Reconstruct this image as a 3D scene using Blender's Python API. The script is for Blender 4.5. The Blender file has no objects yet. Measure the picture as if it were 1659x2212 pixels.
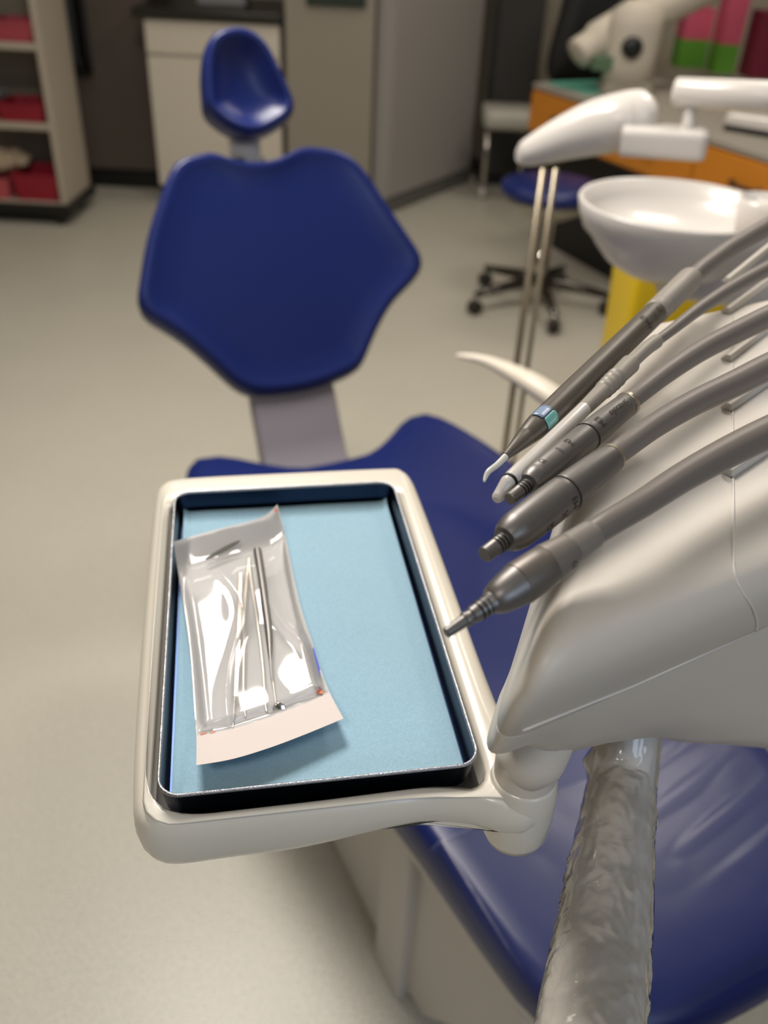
import bpy, bmesh, math, random
import numpy as np
from mathutils import Vector, Matrix, noise
from mathutils.bvhtree import BVHTree
random.seed(4)
SC = bpy.context.scene
COL = SC.collection

# ---------------------------------------------------------------- camera, world, lights, exposure
F, CX, CY, EYE = 1900.0, 829.5, 1106.0, 1.45
_d = np.array([-139., 2764., 1900.]); _d /= np.linalg.norm(_d)
_up = -_d; _f = np.array([0, 0, 1.0]); _Y = _f - _up * _f.dot(_up); _Y /= np.linalg.norm(_Y)
R = np.array([np.cross(_Y, _up), _Y, _up])          # lens frame (right, down, forward) -> world
cam = bpy.data.cameras.new('camera'); camo = bpy.data.objects.new('camera', cam); COL.objects.link(camo)
m = np.eye(4); m[:3, 0] = R[:, 0]; m[:3, 1] = -R[:, 1]; m[:3, 2] = -R[:, 2]; m[:3, 3] = (0, 0, EYE)
camo.matrix_world = Matrix(m.tolist())
cam.sensor_fit = 'VERTICAL'; cam.sensor_height = 24.0; cam.lens = 24.0 * F / 2212.0
cam.clip_start = 0.02
cam.dof.use_dof = True; cam.dof.focus_distance = 0.485; cam.dof.aperture_fstop = cam.lens / 5.6
SC.camera = camo
SC.view_settings.view_transform = 'Standard'; SC.view_settings.look = 'None'
SC.view_settings.gamma = 1.0; SC.view_settings.use_curve_mapping = False
SC.view_settings.exposure = -0.13
W_ = bpy.data.worlds.new('room_air'); SC.world = W_; W_.use_nodes = True
W_.node_tree.nodes['Background'].inputs[0].default_value = (0.5, 0.55, 0.65, 1)
W_.node_tree.nodes['Background'].inputs[1].default_value = 0.05
def area(name, loc, target, sx, sy, power, col):
    l = bpy.data.lights.new(name, 'AREA'); l.shape = 'RECTANGLE'; l.size = sx; l.size_y = sy
    l.energy = power; l.color = col
    o = bpy.data.objects.new(name, l); COL.objects.link(o); o.location = loc
    dv = Vector(target) - Vector(loc)
    o.rotation_euler = dv.to_track_quat('-Z', 'Y').to_euler(); return o
area('ceiling_lamp_or_fill', (-0.55, 1.75, 2.62), (-0.5, 1.5, 0), 0.55, 0.75, 64, (1.0, 0.93, 0.85))
area('ceiling_lamp_or_fill', (-0.9, 4.0, 2.66), (-0.9, 4.0, 0), 1.2, 0.5, 11, (1.0, 0.91, 0.80))
area('ceiling_lamp_or_fill', (1.1, 2.6, 2.66), (1.1, 2.6, 0), 0.6, 0.6, 22, (1.0, 0.92, 0.82))
area('ceiling_lamp_or_fill', (1.2, 4.6, 2.66), (1.2, 4.6, 0), 0.9, 0.5, 15, (1.0, 0.90, 0.78))  # unseen fill, added to brighten the back right wall and tall panel
area('ceiling_lamp_or_fill', (-0.55, -0.7, 2.64), (0.1, 0.5, 0.9), 0.6, 0.3, 11, (1.0, 0.93, 0.84))
area('window_light', (1.3, -1.6, 2.2), (0.2, 0.6, 0.9), 1.0, 1.0, 17, (0.62, 0.77, 1.0))

# ---------------------------------------------------------------- geometry helpers
def ray(x, y): return R @ np.array([(x - CX) / F, (y - CY) / F, 1.0])
E0 = np.array([0, 0, EYE])
def at_z(x, y, z): return Vector(E0 + z * ray(x, y))
def at_h(x, y, h):
    r = ray(x, y); return Vector(E0 + (h - EYE) / r[2] * r)
def depth(p): return float((R.T @ (np.array(p) - E0))[2])
U = np.array([-.466, .885, 0]); WV = np.array([.885, .466, 0])      # chair axes: towards the head, towards its right
def chair(u, w, h): return Vector(u * U + w * WV + np.array([0, 0, h]))
def at_w(x, y, w):
    r = ray(x, y); t = (w - WV @ E0) / (WV @ r); return Vector(E0 + t * r)
def at_plane(x, y, p, n):
    r = ray(x, y); n = np.array(n); t = n @ (np.array(p) - E0) / (n @ r); return Vector(E0 + t * r)

def obj(name, bm, mat, parent=None, smooth=True, subsurf=0, bevel=0, angle=None):
    me = bpy.data.meshes.new(name)
    bmesh.ops.recalc_face_normals(bm, faces=bm.faces)
    bm.to_mesh(me); bm.free()
    me.materials.append(mat)
    if smooth:
        for p in me.polygons: p.use_smooth = True
    if angle:
        me.set_sharp_from_angle(angle=math.radians(angle))
    o = bpy.data.objects.new(name, me); COL.objects.link(o)
    if parent: o.parent = parent
    if bevel:
        b = o.modifiers.new('bevel', 'BEVEL'); b.width = bevel; b.segments = 3; b.limit_method = 'ANGLE'
        b.harden_normals = False
        me.set_sharp_from_angle(angle=math.radians(40))
    if subsurf:
        s = o.modifiers.new('sub', 'SUBSURF'); s.levels = subsurf; s.render_levels = subsurf
    return o
def tag(o, label, cat, group=None, kind=None):
    o['label'] = label; o['category'] = cat
    if group: o['group'] = group
    if kind: o['kind'] = kind
    return o
def struct(o): o['kind'] = 'structure'; return o
def thing(name, label, cat, group=None):
    o = bpy.data.objects.new(name, None); COL.objects.link(o); o.empty_display_size = .05
    return tag(o, label, cat, group)
def settle(root, loc):
    """put the empty at the thing's base, leaving its parts where they stand"""
    root.location = loc
    inv = Matrix.Translation(Vector(loc)).inverted()
    for c in root.children: c.matrix_parent_inverse = inv
def loft(bm, rings, cap0=True, cap1=True, closed=True):
    vs = [[bm.verts.new(p) for p in r] for r in rings]
    for a, b in zip(vs[:-1], vs[1:]):
        n = len(a)
        for i in range(n if closed else n - 1):
            bm.faces.new((a[i], a[(i + 1) % n], b[(i + 1) % n], b[i]))
    for flag, r in ((cap0, vs[0]), (cap1, vs[-1])):
        if flag:
            c = sum((v.co for v in r), Vector()) / len(r); cv = bm.verts.new(c)
            for i in range(len(r)): bm.faces.new((r[i], r[(i + 1) % len(r)], cv))
    return vs
def box(bm, lo, hi, M=None):
    r = bmesh.ops.create_cube(bm, size=1)
    for v in r['verts']:
        v.co = Vector(((lo[i] + hi[i]) / 2 + v.co[i] * (hi[i] - lo[i])) for i in range(3))
        if M: v.co = M @ v.co
def frame_of(t, ref=Vector((0, 0, 1))):
    t = t.normalized()
    if abs(t.dot(ref)) > .97: ref = Vector((0, 1, 0))
    a = t.cross(ref).normalized(); return a, a.cross(t).normalized()
def tube(bm, pts, rad, n=20, flat=1.0, cap=True):
    pts = [Vector(p) for p in pts]
    if not hasattr(rad, '__len__'): rad = [rad] * len(pts)
    rings = []; a = None
    for i, p in enumerate(pts):
        t = (pts[min(i + 1, len(pts) - 1)] - pts[max(i - 1, 0)]).normalized()
        if a is None: a, b = frame_of(t)
        else:
            a = (a - t * a.dot(t)).normalized(); b = a.cross(t).normalized()
        rings.append([p + (a * math.cos(k * 2 * math.pi / n) + b * flat * math.sin(k * 2 * math.pi / n)) * rad[i] for k in range(n)])
    loft(bm, rings, cap, cap)
def lathe(bm, c, prof, n=40, axis=(0, 0, 1), cap=True):
    ax = Vector(axis).normalized(); a, b = frame_of(ax, Vector((1, 0, 0)))
    rings = [[Vector(c) + ax * z + (a * math.cos(k * 2 * math.pi / n) + b * math.sin(k * 2 * math.pi / n)) * max(r, 1e-4) for k in range(n)] for r, z in prof]
    loft(bm, rings, cap, cap)
def crv(pts, n=8, closed=False):
    """Catmull-Rom through the points (tuples of any length)"""
    P = [np.array(p, float) for p in pts]; out = []; N = len(P)
    rng = range(N if closed else N - 1)
    for i in rng:
        if closed: p0, p1, p2, p3 = P[i - 1], P[i], P[(i + 1) % N], P[(i + 2) % N]
        else: p0, p1, p2, p3 = P[max(i - 1, 0)], P[i], P[i + 1], P[min(i + 2, N - 1)]
        for k in range(n):
            t = k / n
            out.append(.5 * ((2 * p1) + (-p0 + p2) * t + (2 * p0 - 5 * p1 + 4 * p2 - p3) * t * t + (-p0 + 3 * p1 - 3 * p2 + p3) * t ** 3))
    if not closed: out.append(P[-1])
    return out
def resample(pts, n):
    P = np.array([list(p) for p in pts] + [list(pts[0])], float)
    L = np.r_[0, np.cumsum(np.linalg.norm(np.diff(P, axis=0), axis=1))]
    s = np.linspace(0, L[-1], n, endpoint=False)
    return [np.array([np.interp(x, L, P[:, j]) for j in range(P.shape[1])]) for x in s]
def offset(poly, d):
    """inset a closed 2-D polygon by d (positive = inwards)"""
    P = [np.array(p[:2], float) for p in poly]; N = len(P)
    A = sum(P[i][0] * P[(i + 1) % N][1] - P[(i + 1) % N][0] * P[i][1] for i in range(N))
    s = 1 if A > 0 else -1; out = []
    for i in range(N):
        t = P[(i + 1) % N] - P[i - 1]; t = t / (np.linalg.norm(t) + 1e-12)
        out.append(P[i] + s * d * np.array([-t[1], t[0]]))
    return out
def roundrect(c, a, b, la, lb, r, n=6):
    """rounded rectangle corners, 2-D centre c, unit axes a, b, half sizes la, lb"""
    c, a, b = (np.array(v[:2], float) for v in (c, a, b)); out = []
    for sa, sb, a0 in ((1, 1, 0), (-1, 1, 90), (-1, -1, 180), (1, -1, 270)):
        for k in range(n + 1):
            t = math.radians(a0 + 90 * k / n)
            out.append(c + a * (sa * (la - r) + r * math.cos(t)) + b * (sb * (lb - r) + r * math.sin(t)))
    return out
def ring3(poly, h): return [Vector((p[0], p[1], h)) for p in poly]
def cushion(outline, prof, place):
    """outline in the cushion's plane; prof = (inset as share towards the middle, height)"""
    o = resample(crv(outline, 6, True), 96); c = sum(o) / len(o); bm = bmesh.new()
    rings = []
    for k, hgt in prof:
        rings.append([place(*(c + (p - c) * (1 - k)), hgt) for p in o])
    loft(bm, rings, True, True); return bm
def bvh_of(o):
    dg = bpy.context.evaluated_depsgraph_get(); return BVHTree.FromObject(o, dg)
def surf(bvh, x, y):
    r = Vector(ray(x, y)); h = bvh.ray_cast(Vector(E0), r.normalized()); return h[0], h[1]

# ---------------------------------------------------------------- materials
def lin(c): return tuple((v / 255 / 12.92 if v / 255 <= .04045 else ((v / 255 + .055) / 1.055) ** 2.4) for v in c) + (1,)
def mat(name, rgb, rough=.5, metal=0., bump=0., scale=200., coat=0., var=0., vscale=4., spec=.5, stretch=None, dist=.001):
    M = bpy.data.materials.new(name); M.use_nodes = True; nt = M.node_tree; b = nt.nodes['Principled BSDF']
    b.inputs['Base Color'].default_value = lin(rgb); b.inputs['Roughness'].default_value = rough
    b.inputs['Metallic'].default_value = metal; b.inputs['Coat Weight'].default_value = coat
    b.inputs['Specular IOR Level'].default_value = spec
    tc = nt.nodes.new('ShaderNodeTexCoord'); src = tc.outputs['Object']
    if stretch:
        mp = nt.nodes.new('ShaderNodeMapping'); mp.inputs['Scale'].default_value = stretch
        nt.links.new(src, mp.inputs[0]); src = mp.outputs[0]
    if bump:
        n = nt.nodes.new('ShaderNodeTexNoise'); n.inputs['Scale'].default_value = scale; n.inputs['Detail'].default_value = 4
        bp = nt.nodes.new('ShaderNodeBump'); bp.inputs['Strength'].default_value = bump; bp.inputs['Distance'].default_value = dist
        nt.links.new(src, n.inputs['Vector']); nt.links.new(n.outputs[0], bp.inputs['Height']); nt.links.new(bp.outputs[0], b.inputs['Normal'])
    if var:
        n = nt.nodes.new('ShaderNodeTexNoise'); n.inputs['Scale'].default_value = vscale; n.inputs['Detail'].default_value = 5
        rp = nt.nodes.new('ShaderNodeValToRGB'); rp.color_ramp.elements[0].position = .35; rp.color_ramp.elements[1].position = .65
        rp.color_ramp.elements[0].color = lin([v * (1 - var) for v in rgb]); rp.color_ramp.elements[1].color = lin([min(255, v * (1 + var)) for v in rgb])
        nt.links.new(src, n.inputs['Vector']); nt.links.new(n.outputs[0], rp.inputs[0]); nt.links.new(rp.outputs[0], b.inputs['Base Color'])
    return M
def film(name, haze=.12, rough=.06, bump=.0, scale=30., stretch=None, ior=1.5, tint=(255, 255, 255), dist=.002, gain=1.0):
    """thin clear plastic: see-through, a little milky, with a glossy reflection"""
    M = bpy.data.materials.new(name); M.use_nodes = True; nt = M.node_tree; nt.nodes.clear(); N = nt.nodes.new; L = nt.links.new
    out = N('ShaderNodeOutputMaterial'); tr = N('ShaderNodeBsdfTransparent'); df = N('ShaderNodeBsdfDiffuse'); gl = N('ShaderNodeBsdfGlossy')
    df.inputs[0].default_value = lin(tint); gl.inputs['Roughness'].default_value = rough; tr.inputs[0].default_value = (.97, .97, .97, 1)
    m1 = N('ShaderNodeMixShader'); m1.inputs[0].default_value = haze; L(tr.outputs[0], m1.inputs[1]); L(df.outputs[0], m1.inputs[2])
    fr = N('ShaderNodeFresnel'); fr.inputs[0].default_value = ior; m2 = N('ShaderNodeMixShader')
    mul = N('ShaderNodeMath'); mul.operation = 'MULTIPLY'; mul.use_clamp = True; mul.inputs[1].default_value = gain
    L(fr.outputs[0], mul.inputs[0]); L(mul.outputs[0], m2.inputs[0]); L(m1.outputs[0], m2.inputs[1]); L(gl.outputs[0], m2.inputs[2]); L(m2.outputs[0], out.inputs[0])
    if bump:
        tc = N('ShaderNodeTexCoord'); src = tc.outputs['Object']
        if stretch:
            mp = N('ShaderNodeMapping'); mp.inputs['Scale'].default_value = stretch; L(src, mp.inputs[0]); src = mp.outputs[0]
        n = N('ShaderNodeTexNoise'); n.inputs['Scale'].default_value = scale; n.inputs['Detail'].default_value = 3; n.inputs['Distortion'].default_value = .8
        bp = N('ShaderNodeBump'); bp.inputs['Strength'].default_value = bump; bp.inputs['Distance'].default_value = dist
        L(src, n.inputs['Vector']); L(n.outputs[0], bp.inputs['Height'])
        for s in (df, gl, fr): L(bp.outputs[0], s.inputs['Normal'])
    return M
def floor_mat():
    M = mat('vinyl_floor', (184, 180, 168), .38, bump=.02, scale=300)
    nt = M.node_tree; b = nt.nodes['Principled BSDF']; N = nt.nodes.new; L = nt.links.new
    tc = N('ShaderNodeTexCoord'); v = N('ShaderNodeTexNoise'); v.inputs['Scale'].default_value = 260; v.inputs['Detail'].default_value = 3
    w = N('ShaderNodeTexNoise'); w.inputs['Scale'].default_value = 2.5; w.inputs['Detail'].default_value = 4
    L(tc.outputs['Object'], v.inputs[0]); L(tc.outputs['Object'], w.inputs[0])
    r = N('ShaderNodeValToRGB'); r.color_ramp.elements[0].position = .34; r.color_ramp.elements[1].position = .5
    r.color_ramp.elements[0].color = lin((150, 147, 136)); r.color_ramp.elements[1].color = lin((190, 186, 173)); L(v.outputs[0], r.inputs[0])
    r2 = N('ShaderNodeValToRGB'); r2.color_ramp.elements[0].color = (.88, .88, .88, 1); r2.color_ramp.elements[1].color = (1, 1, 1, 1); L(w.outputs[0], r2.inputs[0])
    mx = N('ShaderNodeMix'); mx.data_type = 'RGBA'; mx.blend_type = 'MULTIPLY'; mx.inputs[0].default_value = 1
    L(r.outputs[0], mx.inputs[6]); L(r2.outputs[0], mx.inputs[7]); L(mx.outputs[2], b.inputs['Base Color']); return M
M_floor = floor_mat()
M_wall = mat('painted_wall', (168, 160, 146), .8, bump=.05, scale=120)
M_ceil = mat('ceiling_white', (225, 222, 214), .8)
M_blue = mat('blue_vinyl', (12, 30, 92), .36, bump=.0, scale=900, spec=.42, dist=.0003)
M_white = mat('white_enamel', (206, 201, 196), .28, coat=.3)
M_plastic = mat('warm_white_plastic', (214, 207, 197), .42)
M_plastic2 = mat('pale_grey_plastic', (196, 192, 188), .45)
M_frame = mat('glossy_ivory_plastic', (222, 217, 205), .3, coat=.25)
M_grey = mat('grey_paint', (128, 128, 130), .5)
M_dark = mat('dark_laminate', (30, 28, 22), .35)
M_black = mat('black_plastic', (12, 12, 13), .45)
M_brown = mat('brown_grey_laminate', (84, 74, 66), .6)
M_beige = mat('beige_laminate', (196, 188, 174), .6)
M_beige2 = mat('dull_beige_laminate', (138, 131, 118), .6)
M_lock = mat('blue_grey_door_paint', (152, 148, 144), .5)
M_steel = mat('brushed_steel', (118, 115, 113), .42, .7, bump=.06, scale=60, stretch=(1, 1, 1))
M_steel2 = mat('bright_steel', (186, 176, 160), .3, .9)
M_chrome = mat('chrome', (190, 186, 178), .12, 1.0)
M_tray = mat('dark_tray_steel', (38, 50, 72), .28, 1.0)
M_rim = mat('worn_rim_steel', (170, 172, 178), .35, 1.0, bump=.6, scale=900)
M_paper = mat('blue_liner_paper', (150, 186, 206), .85, bump=.2, scale=1500, var=.025, vscale=700)
M_pouch = mat('white_pouch_paper', (206, 205, 206), .75, bump=.15, scale=60)
M_band = mat('pink_tinged_seal_paper', (212, 202, 198), .6, bump=.2, scale=150)
M_film = film('clear_pouch_film', .26, .05, .0, 38, ior=1.42, gain=1.0)
M_hose = mat('grey_silicone_hose', (114, 107, 102), .42)
M_boot = mat('light_grey_rubber', (148, 141, 132), .45)
M_scal = mat('dark_grey_anodised', (92, 86, 79), .4, .3)
M_tip = mat('frosted_tip', (206, 206, 200), .3)
M_orange = mat('orange_laminate', (200, 126, 36), .4)
M_teal = mat('teal_sheet', (84, 158, 138), .7)
M_pink = mat('pink_card', (196, 82, 108), .6)
M_green = mat('green_card', (90, 150, 42), .6)
M_maroon = mat('maroon_card', (108, 14, 44), .6)
M_yellow = mat('yellow_plastic', (222, 190, 18), .45)
M_red = mat('crimson_plastic', (142, 20, 42), .5)
M_mark = mat('orange_print', (222, 112, 60), .6)
M_bprint = mat('blue_print', (48, 72, 190), .6)
M_engr = mat('dark_engraving', (48, 40, 40), .6)
M_skyblue = mat('blue_window', (140, 158, 186), .25)
M_aqua = mat('aqua_window', (110, 176, 170), .25)
M_sleeve = film('clear_sleeve_film', .20, .07, .55, 30, ior=1.4, dist=.004, gain=1.6)
M_sheet = film('clear_sheet_film', .008, .2, .0, 9, ior=1.35, gain=.45)

# ---------------------------------------------------------------- the room
def slab(name, lo, hi, mt):
    bm = bmesh.new(); box(bm, lo, hi); return struct(obj(name, bm, mt, smooth=False))
slab('floor', (-3.2, -2.6, -.1), (2.9, 6.4, 0), M_floor)
slab('ceiling', (-3.2, -2.6, 2.7), (2.9, 6.4, 2.8), M_ceil)
slab('wall_back', (-3.2, 6.3, 0), (2.9, 6.4, 2.7), M_wall)
slab('wall_left', (-3.3, -2.6, 0), (-3.2, 6.4, 2.7), M_wall)
slab('wall_right', (2.8, -2.6, 0), (2.9, 6.3, 2.7), M_wall)
slab('wall_front', (-3.2, -2.7, 0), (2.9, -2.6, 2.7), M_wall)
slab('baseboard_back', (-3.2, 6.28, 0), (2.8, 6.3, .08), M_brown)

# ---------------------------------------------------------------- back of the room
# white base cabinet under the dark counter
t = thing('base_cabinet', 'white low cabinet with a drawer line, straight behind the blue headrest', 'cabinet')
cx0, cx1, cy = -1.36, -.66, 5.1
bm = bmesh.new(); box(bm, (cx0, cy + .02, .1), (cx1, cy + .75, .935)); obj('body', bm, M_beige, t, bevel=.004)
bm = bmesh.new(); box(bm, (cx0 + .03, cy + .05, 0), (cx1 - .03, cy + .7, .1)); obj('plinth', bm, M_dark, t, smooth=False)
bm = bmesh.new(); box(bm, (cx0 + .004, cy, .775), (cx1 - .004, cy + .02, .93)); obj('drawer', bm, M_beige, t, bevel=.003)
bm = bmesh.new(); box(bm, (cx0 + .004, cy, .11), (cx1 - .004, cy + .02, .757)); obj('door', bm, M_beige, t, bevel=.003)
settle(t, ((cx0 + cx1) / 2, cy + .3, 0))
bm = bmesh.new(); box(bm, (cx0 - .05, cy - .03, .936), (cx1 + .018, cy + .75, .985))
tag(obj('worktop', bm, M_dark, bevel=.01), 'black worktop slab on the white cabinet behind the headrest', 'worktop')
t = thing('instrument_holder', 'grey steel box standing on the black worktop at top edge', 'box')
bm = bmesh.new(); box(bm, (-1.12, 5.3, .986), (-.86, 5.5, 1.12)); obj('body', bm, M_grey, t, bevel=.01)
bm = bmesh.new(); box(bm, (-1.1, 5.32, 1.12), (-.88, 5.48, 1.14)); obj('lid', bm, M_dark, t, bevel=.004)
settle(t, (-.99, 5.4, .986))
# brown cupboard in the recess left of it
t = thing('tall_cupboard', 'dark brown tall cupboard in the recess between the white shelves and low cabinet', 'cupboard')
bm = bmesh.new(); box(bm, (-2.3, 5.45, .09), (-1.42, 6.0, 2.1)); obj('body', bm, M_brown, t, bevel=.005)
bm = bmesh.new(); box(bm, (-2.3, 5.42, 0), (-1.42, 6.0, .09)); obj('plinth', bm, M_black, t, smooth=False)
bm = bmesh.new(); box(bm, (-1.93, 5.435, .1), (-1.43, 5.45, 2.09)); d = obj('door', bm, M_brown, t, bevel=.003)
settle(t, (-1.93, 5.7, 0))
t = thing('work_apron', 'black apron hanging on the brown cupboard front', 'apron')
def cloth(x0, x1, y, z0, z1, seed):
    bm = bmesh.new(); n = 16; rings = []
    for j in range(9):
        z = z1 + (z0 - z1) * j / 8; row = []
        for i in range(n):
            s = i / (n - 1); sp = .55 + .45 * min(1, j / 3)
            x = (x0 + x1) / 2 + (x1 - x0) * (s - .5) * sp
            row.append(Vector((x, y - .03 - .012 * math.sin(s * 14 + seed) - .02 * j / 8, z)))
        back = [Vector((p.x, p.y + .012, p.z)) for p in reversed(row)]
        rings.append(row + back)
    loft(bm, rings); return bm
obj('cloth', cloth(-1.98, -1.74, 5.42, .62, 1.32, 1), M_black, t)
bm = bmesh.new(); tube(bm, crv([(-1.9, 5.4, 1.3), (-1.87, 5.41, 1.42), (-1.84, 5.4, 1.3)], 6), .006, 8); obj('strap', bm, M_black, t)
settle(t, (-1.86, 5.4, .62))
# beige tall cupboard and grey door
t = thing('tall_cabinet', 'narrow beige tall cabinet between the low cabinet and the blue grey panel', 'cabinet')
bm = bmesh.new(); box(bm, (-.635, 5.12, .06), (-.17, 6.0, 2.2)); obj('body', bm, M_beige2, t, bevel=.005)
bm = bmesh.new(); box(bm, (-.63, 5.14, 0), (-.175, 6.0, .06)); obj('plinth', bm, M_brown, t, smooth=False)
bm = bmesh.new(); box(bm, (-.63, 5.105, .07), (-.175, 5.12, 2.19)); obj('door', bm, M_beige2, t, bevel=.003)
settle(t, (-.40, 5.55, 0))
bm = bmesh.new(); box(bm, (-.52, 5.08, 1.03), (-.22, 5.104, 1.25))
tag(obj('notice_board', bm, mat('dark_green_board', (14, 34, 22), .5), bevel=.003), 'dark green board on the beige tall cabinet at the top edge', 'board')
t = thing('tall_screen', 'blue grey tall panel standing at an angle right of the backrest', 'panel')
A, B = at_h(832, 464, 0), at_h(1012, 392, 0)
dv = (B - A).normalized(); nv = Vector((-dv.y, dv.x, 0)); L = (B - A).length
Ml = Matrix(((dv.x, nv.x, 0, A.x), (dv.y, nv.y, 0, A.y), (0, 0, 1, 0), (0, 0, 0, 1)))
bm = bmesh.new(); box(bm, (0, .012, .0), (L, .10, 2.1), Ml); obj('frame', bm, M_lock, t, bevel=.006)
bm = bmesh.new(); box(bm, (.01, -.005, .09), (L - .01, .012, 2.09), Ml); obj('front_panel', bm, M_lock, t, bevel=.004)
bm = bmesh.new(); box(bm, (0, -.008, 0), (L, .012, .075), Ml); obj('plinth', bm, mat('grey_plinth', (92, 92, 88), .6), t, bevel=.002)
settle(t, (A + B) / 2)
# black gap objects right of the locker
t = thing('room_divider', 'dark grey tall divider panel behind the blue grey panel', 'divider')
p = at_h(1030, 400, 0) + Vector((.02, .14, 0))
bm = bmesh.new(); box(bm, (p.x + .02, p.y, .03), (p.x + .30, p.y + .05, 2.0)); obj('panel', bm, mat('charcoal_panel', (44, 43, 40), .6), t, bevel=.004)
bm = bmesh.new(); box(bm, (p.x + .0, p.y - .01, 0), (p.x + .03, p.y + .06, 2.0)); obj('post', bm, M_black, t, bevel=.004)
bm = bmesh.new(); box(bm, (p.x - .02, p.y - .12, 0), (p.x + .34, p.y + .2, .03)); obj('foot', bm, M_black, t, bevel=.004)
settle(t, (p.x + .15, p.y, 0))
# open shelf unit, left
t = thing('shelf_trolley', 'white open shelf trolley on black feet at the left edge', 'shelf')
sx1 = at_h(172, 470, 0).x; sx0 = sx1 - .95; sy = 4.62
def shelf_h(y, Y=sy):  # height of the ray at that row, at the shelf front
    r = ray(80, y); return EYE + r[2] * Y / r[1]
H3, H2, H1 = shelf_h(437), shelf_h(268), shelf_h(95)
M_shelf = mat('shelf_white', (170, 160, 146), .6)
bm = bmesh.new(); box(bm, (sx1 - .03, sy, .1), (sx1, sy + .4, 1.5)); obj('side_panel', bm, M_shelf, t, bevel=.003)
bm = bmesh.new(); box(bm, (sx0, sy, .1), (sx0 + .03, sy + .4, 1.5)); obj('side_panel', bm, M_shelf, t, bevel=.003)
bm = bmesh.new(); box(bm, (sx0, sy + .39, .1), (sx1, sy + .41, 1.5)); obj('back_panel', bm, M_beige2, t, bevel=.002)
for h in (H3, H2, H1, 1.48):
    bm = bmesh.new(); box(bm, (sx0 + .03, sy, h - .03), (sx1 - .03, sy + .39, h)); obj('shelf', bm, M_shelf, t, bevel=.003)
for sx in (sx0 + .04, sx1 - .06):
    for yy in (sy + .04, sy + .34):
        bm = bmesh.new(); lathe(bm, (sx, yy, 0), [(.03, 0), (.035, .02), (.035, .07), (.02, .1)], 16); obj('foot', bm, M_black, t)
bm = bmesh.new(); box(bm, (sx0 - .02, sy - .02, .06), (sx1 + .02, sy + .42, .11)); obj('base_frame', bm, M_black, t, bevel=.004)
settle(t, ((sx0 + sx1) / 2, sy + .2, 0))
def bin_(name, x, h, w, d, hh, m, label, cat, group=None):
    tt = thing(name, label, cat, group)
    bm = bmesh.new(); c = (x, sy + .02 + d / 2)
    o1 = roundrect(c, (1, 0), (0, 1), w / 2, d / 2, .015); o0 = roundrect(c, (1, 0), (0, 1), w / 2 - .01, d / 2 - .01, .015)
    i1 = offset(o1, .004)
    loft(bm, [ring3(o0, h), ring3(o1, h + hh), ring3(i1, h + hh), ring3(offset(o0, .004), h + .006)], True, True); obj('body', bm, m, tt, angle=40)
    bm = bmesh.new(); o2 = offset(o1, -.004); loft(bm, [ring3(o2, h + hh - .012), ring3(o2, h + hh + .001), ring3(offset(o1, .003), h + hh + .001), ring3(offset(o1, .002), h + hh - .012)], False, False); obj('rim', bm, m, tt, angle=40)
    settle(tt, (x, sy + .1, h)); return tt
G = 'red bins on the white shelf trolley'
bin_('storage_bin', sx1 - .16, H3 + .001, .24, .26, .13, M_red, 'crimson bin at the right end of the lowest trolley shelf', 'bin', G)
bin_('storage_bin', sx1 - .44, H3 + .001, .28, .26, .10, mat('pale_red_plastic', (178, 80, 84), .5), 'pale red bin left of the crimson one on the lowest trolley shelf', 'bin', G)
bin_('storage_bin', sx1 - .17, H2 + .001, .24, .26, .08, M_red, 'crimson shallow bin on the middle trolley shelf', 'bin', G)
bin_('storage_bin', sx1 - .15, H1 + .001, .22, .26, .085, mat('rose_plastic', (166, 66, 80), .5), 'rose red bin on the upper trolley shelf', 'bin', G)
bin_('storage_box', sx1 - .42, H2 + .001, .22, .24, .10, M_grey, 'grey box left of the crimson bin on the middle trolley shelf', 'box')
bin_('storage_box', sx1 - .42, H1 + .001, .24, .24, .12, M_plastic2, 'pale box left of the rose bin on the upper trolley shelf', 'box')
t = thing('glove_bag', 'pale crumpled bag lying in the bins on the lowest trolley shelf', 'bag')
bm = bmesh.new(); bmesh.ops.create_icosphere(bm, subdivisions=4, radius=1)
for v in bm.verts:
    k = 1 + .25 * noise.noise(v.co * 2.2) + .1 * noise.noise(v.co * 6)
    v.co = Vector((sx1 - .36 + v.co.x * .13 * k, sy + .17 + v.co.y * .1 * k, H3 + .165 + v.co.z * .055 * k))
obj('bag', bm, mat('tan_bag', (178, 160, 136), .7), t); settle(t, (sx1 - .36, sy + .17, H3 + .1))

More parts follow.
